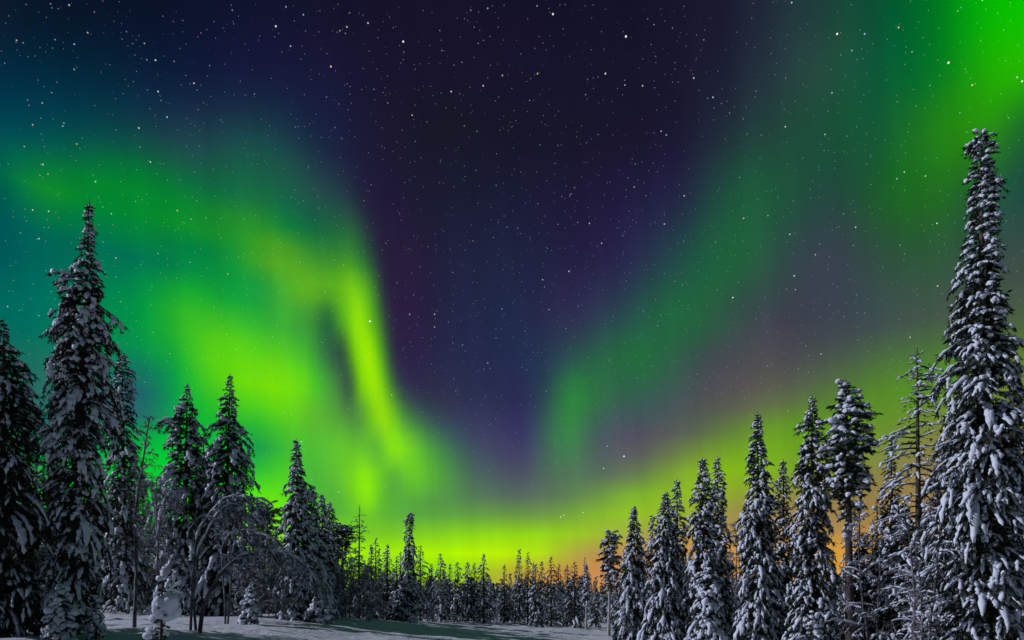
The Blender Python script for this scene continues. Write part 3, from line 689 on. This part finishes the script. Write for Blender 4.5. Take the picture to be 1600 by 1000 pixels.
# --- far row across the clearing, left to right: (x, tip row, distance, half width at the foot, label)
far = [(580, 853, 66, 10, 'far spruce right of the half-bare one, first of three spires'), (592, 861, 68, 11, 'middle far spire of the three right of the half-bare spruce'),
       (604, 862, 66, 13, 'far dark spire, nearest of three to the lone narrow spruce'), (616, 890, 68, 10, 'short far spruce close on the left of the lone narrow spruce'),
       (657, 855, 60, 20, 'broad far spruce touching the right side of the lone narrow spruce'), (674, 884, 66, 10, 'low far spruce beside the broad far one'),
       (688, 868, 62, 16, 'far spruce with a black spire, tallest between lone spruce and pale post'), (703, 884, 66, 9, 'slim far spruce right of the black spire'),
       (715, 881, 64, 14, 'far spruce with white lumps near its foot'), (731, 881, 66, 13, 'left far spruce of two joined tips'), (741, 883, 66, 12, 'right far spruce of two joined tips'),
       (755, 868, 62, 14, 'far spruce rising into the yellow glow, left of the pale post'), (767, 915, 70, 9, 'stunted far spruce just left of the pale post'),
       (788, 885, 66, 9, 'far spire right of the pale post'), (797, 899, 70, 10, 'low reddish far spruce beside the far spire'), (811, 862, 64, 13, 'tall far spruce, left of two dark tips at the end of the yellow glow'),
       (825, 866, 66, 11, 'tall far spruce, right of two dark tips at the end of the yellow glow'), (837, 885, 58, 12, 'far spruce plastered white from tip to foot'),
       (847, 881, 66, 11, 'dark far spruce right of the white-plastered one'), (861, 872, 62, 15, 'far black spruce with a needle-thin tip before the orange glow'),
       (873, 884, 66, 12, 'far spruce right of the needle-thin black tip'), (886, 886, 66, 13, 'flat-topped far tree among the spires'), (898, 880, 58, 16, 'far snowy spruce left of the bare-stemmed small one'),
       (931, 905, 68, 8, 'little far spire between the two pale bare stems'), (968, 925, 64, 10, 'low far spruce behind the foot of the bare-stemmed pine')]
for i, (px, top, d, hw, lab) in enumerate(far):
    top -= 4; hw *= 1.22
    h = 968 - top
    spruce(px, top, d, [(top, 2), (top + 0.1 * h, hw * 0.34), (top + 0.35 * h, hw * 0.68), (top + 0.7 * h, hw * 0.95), (975, hw)], 90, 0.15, lab, 60 + i, group=G_F, subs=1, nt=14,
           K=5, R=6, rough=0.22, clump=25, snow=(0.8, 0.35, 0.5)[i % 3], ln=0.30)

# --- more of the wood behind: copies of four spruces, each turned and scaled
protos = []
for i, (H, w) in enumerate(((9.0, 1.15), (10.0, 1.35), (8.0, 1.1), (11.0, 1.5))):
    x, y = ((-4.0, 92.0), (3.0, 90.0), (-9.5, 90.0), (10.0, 88.0))[i]
    r = root('spruce_tree', x, y, 'small spruce deep in the far wood, seen between the stems of the far row', 'spruce tree', 'spruces deep in the far wood')
    conifer(r, 200 + i, H * 0.8, [(0.0, w), (0.3, w * 0.9), (0.65, w * 0.55), (0.88, w * 0.25), (1, 0.06)], 80, 0.16, subs=1, nt=12, K=5, R=6, clump=8, rough=0.25, snow=0.55)
    protos.append((r, H * 0.8))
rw = np.random.default_rng(77)
def fill(px, top, d, label, group, wid=1.0):
    x, y = pos(px, d)
    src, H0 = protos[rw.integers(0, 4)]
    H = zpx(top, d) - float(ground_z(x, y))
    s = H / H0
    sw = s ** 0.6 * wid * rw.uniform(0.9, 1.15)
    copy_thing(src, x, y, rw.random() * 6.28, (sw, sw, s), label, 'spruce tree', group)
for px in np.arange(572, 985, 8.5):
    fill(px + rw.uniform(-4, 4), rw.uniform(908, 934), rw.uniform(76, 96), 'small spruce deep in the far wood, seen between the stems of the far row', 'spruces deep in the far wood')
for px in np.arange(-20, 640, 13):
    fill(px + rw.uniform(-6, 6), rw.uniform(725, 775) if px < 270 else rw.uniform(770, 840) if px < 400 else rw.uniform(835, 875), rw.uniform(48, 66), 'dark spruce filling the shadowed wood behind the front trees on the left', 'spruces filling the wood on the left', 1.25)
for px in np.arange(985, 1640, 15):
    fill(px + rw.uniform(-6, 6), rw.uniform(850, 895) if px < 1330 else rw.uniform(770, 840), rw.uniform(44, 58), 'dark spruce filling the wood behind the front row on the right', 'spruces filling the wood on the right')
# wood out of the frame on the left, whose shadows fall into the clearing
for i in range(24):
    x = -rw.uniform(26, 62); y = rw.uniform(8, 0.95 * -x)
    src, H0 = protos[i % 4]; s = rw.uniform(1.1, 1.6)
    copy_thing(src, x, y, rw.random() * 6.28, (s ** 0.7, s ** 0.7, s), 'tall spruce in the wood beyond the left edge of the picture', 'spruce tree', 'spruces beyond the left edge')

# the solid far wood behind everything: too many stems to count, one mass
def far_wood():
    rng = np.random.default_rng(900)
    parts, snowp = [], []
    for i in range(560):
        y = rng.uniform(105, 190); x = rng.uniform(-0.95, 0.95) * y
        H = max(3.0, zpx(rng.uniform(898, 924), y) - float(ground_z(x, y))); w = rng.uniform(0.9, 1.5)
        n = 60; u = np.sort(rng.random(n)) ** 0.8; a = rng.random(n) * 6.28
        P = paths(np.stack([x + 0 * u, y + 0 * u, float(ground_z(x, y)) + H * u], -1), a, w * (1.05 - u) + 0.1, np.full(n, -0.1), np.full(n, -0.9), 4)
        parts.append(tufts(P, rng, 4, 0.55, 0.12))
        snowp.append(sweep(P, 0.17 * np.array([0.3, 1, 1, 0.2])[None] * rng.uniform(0.5, 1.2, (n, 1)), rng, 4, 0.8, 0.4))
    V, Q = join(parts); o = mesh_np('far_wood', V, Q, None, M_NEEDLE, None, smooth=False)
    o['kind'] = 'stuff'; o['label'] = 'dense dark wood closing the horizon beyond the far row of spruces'; o['category'] = 'wood'
    V, Q = join(snowp); mesh_np('snow_clumps', V, Q, None, M_SNOW, o)
far_wood()

# --- frosted broadleaf trees and shrubs
def twigs(px, d, label, seed, stems_px, prim, name='frosted_birch', cat='birch tree', group=None, **kw):
    """stems_px: [[(x, row)...]...] in photo pixels, turned into metres at distance d (with some depth)"""
    x, y = pos(px, d)
    r = root(name, x, y, label, cat, group)
    rr = np.random.default_rng(seed + 1000)
    st = []
    for q in stems_px:
        n = len(q); dep = np.cumsum(rr.normal(0, 0.12, n)); dep[0] = 0
        st.append([((a - px) * d / FOC, dep[i], zpx(b, d) - r.location.z) for i, (a, b) in enumerate(q)])
    return twig_tree(r, seed, st, prim, **kw)

def cone(H0, H1): return lambda s: H0 + (H1 - H0) * s

spruce(4, 495, 23, [(495, 4), (530, 14), (560, 28), (600, 46), (660, 58), (740, 64), (840, 66), (940, 60)], 330, 0.10, 'shaggy snow-dusted spruce cut by the left edge', 10, group=G_L, nt=30, end=(-0.4, -1.25), rough=0.3, snow=0.55, subs=3, lean_px=2)
twigs(40, 26, 'frosted birch with hanging twigs between the edge spruce and the tallest left one', 301, [[(40, 985), (36, 850), (40, 740), (52, 640)], [(48, 985), (58, 880), (66, 800), (70, 720)]], lambda s: 0.3 + 1.0 * (1 - s) ** 0.6, n1=60, n2=11, n3=7, s1=(0.12, 1.0), sp1=1.1,
      droop=(0.9, 1.1, 1.1), rad=0.07, load=0.5, tw=(0.022, 0.013, 0.009))
twigs(-60, 24, 'frosted birch reaching in from outside the left edge', 302, [[(-60, 1005), (-58, 800), (-55, 600), (-52, 520)]], lambda s: 0.3 + 1.9 * (1 - s) ** 0.6, n1=70, n2=11, n3=6, s1=(0.12, 1.0), rad=0.12, load=0.5, tw=(0.028, 0.014, 0.010))
twigs(210, 27, 'spindly leafless tree with thin wiry twigs against the teal sky', 303, [[(210, 990), (212, 900), (216, 800), (226, 720), (240, 652)]], lambda s: 0.25 + 1.1 * (1 - s) ** 0.7, n1=46, n2=7, n3=4, s1=(0.3, 1.0), sp1=1.1, droop=(0.2, 0.5, 0.6),
      rad=0.085, load=0.12, tw=(0.016, 0.010, 0.007), name='bare_tree', cat='leafless tree')
twigs(190, 42, 'dense frosted thicket right of the tallest left spruce', 304, [[(180, 965), (176, 880), (170, 800), (160, 740)], [(190, 965), (196, 860), (204, 790), (214, 730)], [(196, 965), (214, 880), (236, 820), (252, 770)]],
      lambda s: 0.4 + 0.9 * (1 - s), n1=34, n2=10, n3=7, s1=(0.15, 1), droop=(0.9, 1.1, 1.2), rad=0.05, load=0.4, name='frosted_shrub', cat='shrub')
twigs(255, 37, 'frosted birch topped by a thick snow cushion beside the armed spruce', 305, [[(250, 968), (252, 880), (258, 810), (276, 770), (296, 800)], [(256, 968), (246, 880), (238, 800), (228, 750), (214, 770)]], lambda s: 0.5 + 0.7 * (1 - s), n1=36, n2=10, n3=7, s1=(0.25, 1), droop=(1.0, 1.2, 1.2), rad=0.05, load=0.6,
      snow_all=0.10)
twigs(300, 25, 'birch bowed over to the right under snow, tall bare double stem', 306, [[(298, 985), (300, 900), (306, 840), (330, 795), (358, 775), (392, 778), (404, 800)], [(306, 985), (310, 920), (316, 870), (334, 830), (356, 800), (380, 790), (392, 806)]],
      lambda s: 0.25 + 0.5 * s, n1=34, n2=9, n3=6, s1=(0.5, 1), sp1=0.9, droop=(1.6, 1.5, 1.3), rad=0.055, load=0.55, snow_all=0.06, tw=(0.016, 0.011, 0.008))
twigs(314, 25, 'low birch bent into a wide arch over the snow', 307, [[(312, 988), (326, 940), (346, 905), (376, 876), (412, 862), (450, 866), (482, 890), (500, 925)]], lambda s: 0.25 + 0.7 * s, n1=60, n2=9, n3=6, s1=(0.35, 1), sp1=1.0, droop=(1.9, 1.6, 1.4),
      rad=0.085, load=0.5, snow_all=0.075, tw=(0.016, 0.010, 0.008))
twigs(352, 28, 'small birch with a snow-crusted top curling over left of the wide arch', 308, [[(352, 975), (350, 920), (344, 870), (352, 838), (378, 825), (406, 838), (420, 870)], [(356, 975), (360, 900), (364, 850), (390, 832), (424, 842), (434, 880)]], lambda s: 0.25 + 0.45 * s, n1=34, n2=9, n3=7, s1=(0.4, 1), droop=(1.8, 1.5, 1.4),
      rad=0.045, load=0.5, snow_all=0.05)
twigs(420, 33, 'tangled frosted shrub under the feathery green pine', 309, [[(410, 965), (404, 900), (396, 850)], [(420, 965), (424, 890), (430, 845)], [(430, 965), (442, 900), (450, 860)], [(392, 965), (384, 910), (378, 880)]], lambda s: 0.5 + 0.6 * (1 - s), n1=30, n2=10, n3=7, s1=(0.1, 1), droop=(0.9, 1.1, 1.2), rad=0.04, load=0.4,
      name='frosted_shrub', cat='shrub')
twigs(236, 44, 'pale frosted shrub in front of the dark wood left of the armed spruce', 331, [[(230, 968), (224, 890), (216, 820)], [(240, 968), (246, 880), (254, 800)], [(236, 968), (236, 900), (240, 830)]], lambda s: 0.5 + 0.7 * (1 - s), n1=34, n2=11, n3=7, s1=(0.08, 1), droop=(0.9, 1.1, 1.2), rad=0.04, load=0.6, name='frosted_shrub', cat='shrub')
twigs(280, 44, 'pale frosted shrub at the foot of the armed spruce', 332, [[(272, 966), (266, 900), (262, 850)], [(284, 966), (292, 890), (300, 850)]], lambda s: 0.6 + 0.6 * (1 - s), n1=34, n2=11, n3=7, s1=(0.08, 1), droop=(0.9, 1.1, 1.2), rad=0.04, load=0.6, name='frosted_shrub', cat='shrub')
twigs(375, 41, 'pale frosted shrub seen through the wide birch arch', 333, [[(366, 968), (360, 910), (352, 880)], [(380, 968), (386, 900), (394, 870)], [(374, 968), (374, 920), (376, 890)]], lambda s: 0.5 + 0.6 * (1 - s), n1=30, n2=11, n3=7, s1=(0.08, 1), droop=(0.9, 1.1, 1.2), rad=0.04, load=0.6, name='frosted_shrub', cat='shrub')
twigs(448, 38, 'pale frosted shrub under the right end of the wide birch arch', 334, [[(440, 970), (434, 910), (428, 880)], [(452, 970), (456, 905), (462, 880)]], lambda s: 0.5 + 0.5 * (1 - s), n1=30, n2=11, n3=7, s1=(0.08, 1), droop=(0.9, 1.1, 1.2), rad=0.04, load=0.6, name='frosted_shrub', cat='shrub')
twigs(90, 44, 'frosted shrub low behind the tallest left spruce', 335, [[(60, 975), (56, 880), (48, 820)], [(84, 975), (92, 880), (96, 800)], [(110, 975), (124, 880), (136, 830)]], lambda s: 0.6 + 0.7 * (1 - s), n1=36, n2=11, n3=7, s1=(0.08, 1), droop=(0.9, 1.1, 1.2), rad=0.05, load=0.6, name='frosted_shrub', cat='shrub')
twigs(540, 42, 'big rounded frosted shrub right of the leaning shorter spruce', 310, [[(540, 965), (536, 910), (530, 865)], [(546, 965), (552, 900), (560, 862)], [(534, 965), (520, 910), (514, 875)], [(556, 965), (568, 915), (574, 885)]], lambda s: 0.6 + 0.6 * (1 - s), n1=30, n2=10, n3=7, s1=(0.1, 1), droop=(1.0, 1.1, 1.2), rad=0.05, load=0.6,
      name='frosted_shrub', cat='shrub')
twigs(580, 46, 'frosted shrub behind the tiny sapling at the clearing edge', 311, [[(578, 962), (574, 920), (570, 890)], [(586, 962), (590, 915), (596, 895)], [(572, 962), (560, 930), (554, 905)]], lambda s: 0.5 + 0.5 * (1 - s), n1=28, n2=9, n3=6, s1=(0.1, 1), droop=(1.0, 1.1, 1.2), rad=0.05, load=0.6, name='frosted_shrub', cat='shrub')
twigs(612, 54, 'frosted shrub just left of the lone narrow spruce foot', 312, [[(610, 966), (606, 930), (600, 912)], [(616, 966), (620, 925), (622, 905)]], lambda s: 0.5 + 0.5 * (1 - s), n1=28, n2=9, n3=5, s1=(0.1, 1), droop=(1.0, 1.1, 1.2), rad=0.05, load=0.6, name='frosted_shrub', cat='shrub')
twigs(672, 60, 'frosted shrub at the foot of the broad far spruce', 313, [[(668, 972), (664, 935), (660, 915)], [(676, 972), (680, 930), (686, 910)]], lambda s: 0.6 + 0.6 * (1 - s), n1=26, n2=8, n3=5, s1=(0.1, 1), rad=0.05, load=0.5, name='frosted_shrub', cat='shrub')
twigs(762, 64, 'frosted shrub left of the pale post', 314, [[(758, 978), (756, 950), (752, 935)], [(766, 978), (768, 950), (772, 940)]], lambda s: 0.5 + 0.5 * (1 - s), n1=24, n2=8, n3=5, s1=(0.1, 1), rad=0.05, load=0.5, name='frosted_shrub', cat='shrub')
twigs(795, 66, 'frosted birch right of the pale post', 315, [[(792, 980), (790, 945), (786, 915)], [(800, 980), (804, 940), (808, 918)]], lambda s: 0.6 + 0.8 * (1 - s), n1=30, n2=8, n3=5, s1=(0.1, 1), rad=0.05, load=0.5)
twigs(884, 60, 'frosted birch under the flat-topped far tree', 316, [[(880, 986), (878, 950), (874, 920)], [(890, 986), (894, 945), (898, 925)]], lambda s: 0.6 + 0.7 * (1 - s), n1=28, n2=8, n3=5, s1=(0.1, 1), rad=0.05, load=0.5)
twigs(1152, 45, 'frosted birch filling the gap right of the close spruce pair', 317, [[(1150, 1010), (1150, 900), (1152, 812)], [(1158, 1010), (1164, 900), (1170, 840)]], lambda s: 0.4 + 1.1 * (1 - s) ** 0.7, n1=50, n2=9, n3=5, s1=(0.2, 1), droop=(0.5, 0.8, 0.9), rad=0.07, load=0.3)
twigs(1365, 23, 'frosted thicket at the foot of the broad-crowned pine', 318, [[(1360, 1040), (1352, 900), (1346, 800)], [(1370, 1040), (1380, 900), (1384, 820)]], lambda s: 0.4 + 0.8 * (1 - s) ** 0.7, n1=18, n2=8, n3=4, s1=(0.15, 1), droop=(0.6, 0.9, 1.0), rad=0.045, load=0.5, name='frosted_shrub', cat='shrub')
twigs(1440, 20, 'frosted thicket around the stem of the gaunt tree', 319, [[(1430, 1060), (1420, 900), (1410, 780)], [(1446, 1060), (1456, 900), (1470, 770)], [(1440, 1060), (1440, 940), (1432, 860)]], lambda s: 0.35 + 0.75 * (1 - s) ** 0.7, n1=14, n2=8, n3=4, s1=(0.15, 1), droop=(0.6, 0.9, 1.0), rad=0.045, load=0.5, name='frosted_shrub', cat='shrub')
twigs(1588, 22, 'frosted birch crowding the right edge beside the giant spruce', 320, [[(1590, 1050), (1586, 850), (1580, 690)], [(1600, 1050), (1606, 850), (1604, 740)]], lambda s: 0.4 + 1.0 * (1 - s) ** 0.7, n1=50, n2=9, n3=6, s1=(0.15, 1), rad=0.08, load=0.5)
twigs(40, 25, 'snow-loaded low birch bowed across the left foreground', 321, [[(-30, 1000), (-10, 930), (20, 870), (50, 858), (85, 880)], [(-20, 1000), (10, 940), (40, 905), (70, 915)]], lambda s: 0.3 + 0.5 * s, n1=36, n2=8, n3=5, s1=(0.3, 1), droop=(1.4, 1.3, 1.3), rad=0.06, load=0.8, snow_all=0.13)

spruce(1350, 830, 28, [(830, 4), (855, 14), (890, 22), (950, 30), (1010, 34)], 150, 0.10, 'dark short spruce close on the right of the broad-crowned pine trunk', 51, group=G_R, snow=0.6, nt=30, clump=20)

# --- small things in the snow of the clearing
def sapling(px, top, d, hw, lump, label, seed, cap=None, sticks=(), name='snowy_sapling', nb=26, **kw):
    x, y = pos(px, d)
    r = root(name, x, y, label, 'sapling')
    zb = r.location.z; H = zpx(top, d) - zb
    w = hw * d / FOC
    conifer(r, seed, H, [(0, w), (0.4, w), (0.75, w * 0.6), (1, w * 0.2)], nb, lump, subs=1, nt=40, ln=0.2, wd=0.012, clump=4 if cap else 16, snow=0.45 if cap else 1.0, pitch=(0.3, 0.0), end=(-0.3, -1.0), tr=0.03, **kw)
    if cap:
        rng = np.random.default_rng(seed)
        parts = []
        for k, (cx, cy, cw, hh, tl) in enumerate(cap):     # thick snow cushions: photo x, row of the middle, half width, half height in pixels, lean
            k1 = d / FOC
            parts.append(blob(((cx - px) * k1, 0.03 * k, zpx(cy, d) - zb), (cw * k1, (cw if hh > 0.45 * cw else hh) * k1 * 0.9, hh * k1), seed + k, 0.16, tilt=tl))
        for q in sticks:
            T = cubic(np.arange(3), np.array([((a - px) * d / FOC, 0.0, zpx(b, d) - zb) for a, b in q]), np.linspace(0, 2, 9))[None]
            parts.append(sweep(T, 0.034 * np.array([0.5, 0.9, 1.1, 0.9, 1.0, 1.25, 1.2, 0.8, 0.2])[None], rng, 8, 0.9, 0.2, 0.1))
        V, Q = join(parts)
        mesh_np('snow_cap', V, Q, None, M_SNOW, r)
    return r
sapling(250, 902, 13, 20, 0.10, 'little spruce sapling bowed under a big round white snow cap', 401, cap=((249, 949, 11, 17, 0.1), (263, 946, 12, 18, 0.2), (257, 960, 12, 12, 0.1), (256, 933, 9, 9, 0.2), (270, 956, 8, 11, 0.2), (236, 968, 8, 8, -0.2), (243, 973, 8, 7, 0), (227, 986, 8, 6, -0.2), (220, 995, 7, 6, -0.3), (243, 992, 9, 7, 0.1)), sticks=(((262, 925), (270, 918), (284, 907)), ((258, 923), (270, 922), (286, 927)), ((254, 926), (246, 926), (240, 934))), lean=(0.05, 0))
sapling(577, 962, 40, 5, 0.10, 'tiny dark sapling alone on the open snow', 402)
sapling(557, 982, 37, 5, 0.10, 'snow-covered stump-like sapling left of the tiny dark sapling', 403)
sapling(641, 965, 46, 5, 0.13, 'small white snow-wrapped sapling beside the lone narrow spruce', 404)
sapling(392, 918, 31, 18, 0.22, 'low spruce bush domed with snow under the wide birch arch', 405, name='spruce_bush', nb=50)
sapling(500, 925, 35, 24, 0.24, 'low spruce bush domed with snow right of the pointed snowy spruce', 406, name='spruce_bush', nb=60)
sapling(96, 915, 22, 28, 0.22, 'snow-heaped young spruce at the foot of the tallest left spruce', 407, name='young_spruce', nb=60)
sapling(150, 930, 23, 16, 0.18, 'small snow-hooded spruce right of the tallest left spruce trunk', 408, name='young_spruce', nb=40)
sapling(1270, 955, 22, 24, 0.2, 'young spruce bent under a sloping snow slab below the snowy spruce', 409, name='young_spruce', nb=50)

def post(px, top, d, rad, label, seed):
    x, y = pos(px, d)
    r = root('dead_trunk', x, y, label, 'dead tree')
    zb = r.location.z; H = zpx(top, d) - zb
    trunk_mesh(r, H, rad, (0.02, 0), M_PALE, K=8, R=8)
    rng = np.random.default_rng(seed)
    n = 7; u = np.linspace(0.45, 0.97, n)
    P = paths(np.stack([0.02 * u, 0 * u, H * u], -1), rng.random(n) * 6.28, rng.uniform(0.12, 0.4, n), np.full(n, 0.5), np.full(n, -0.1), 4)
    V, Q = tubes(P, taper(P, 0.025, 0.008), rng, 4)
    mesh_np('branch_stubs', V, Q, None, M_PALE, r)
post(776, 931, 60, 0.075, 'pale bare dead trunk standing like a post before the far spruces', 501)
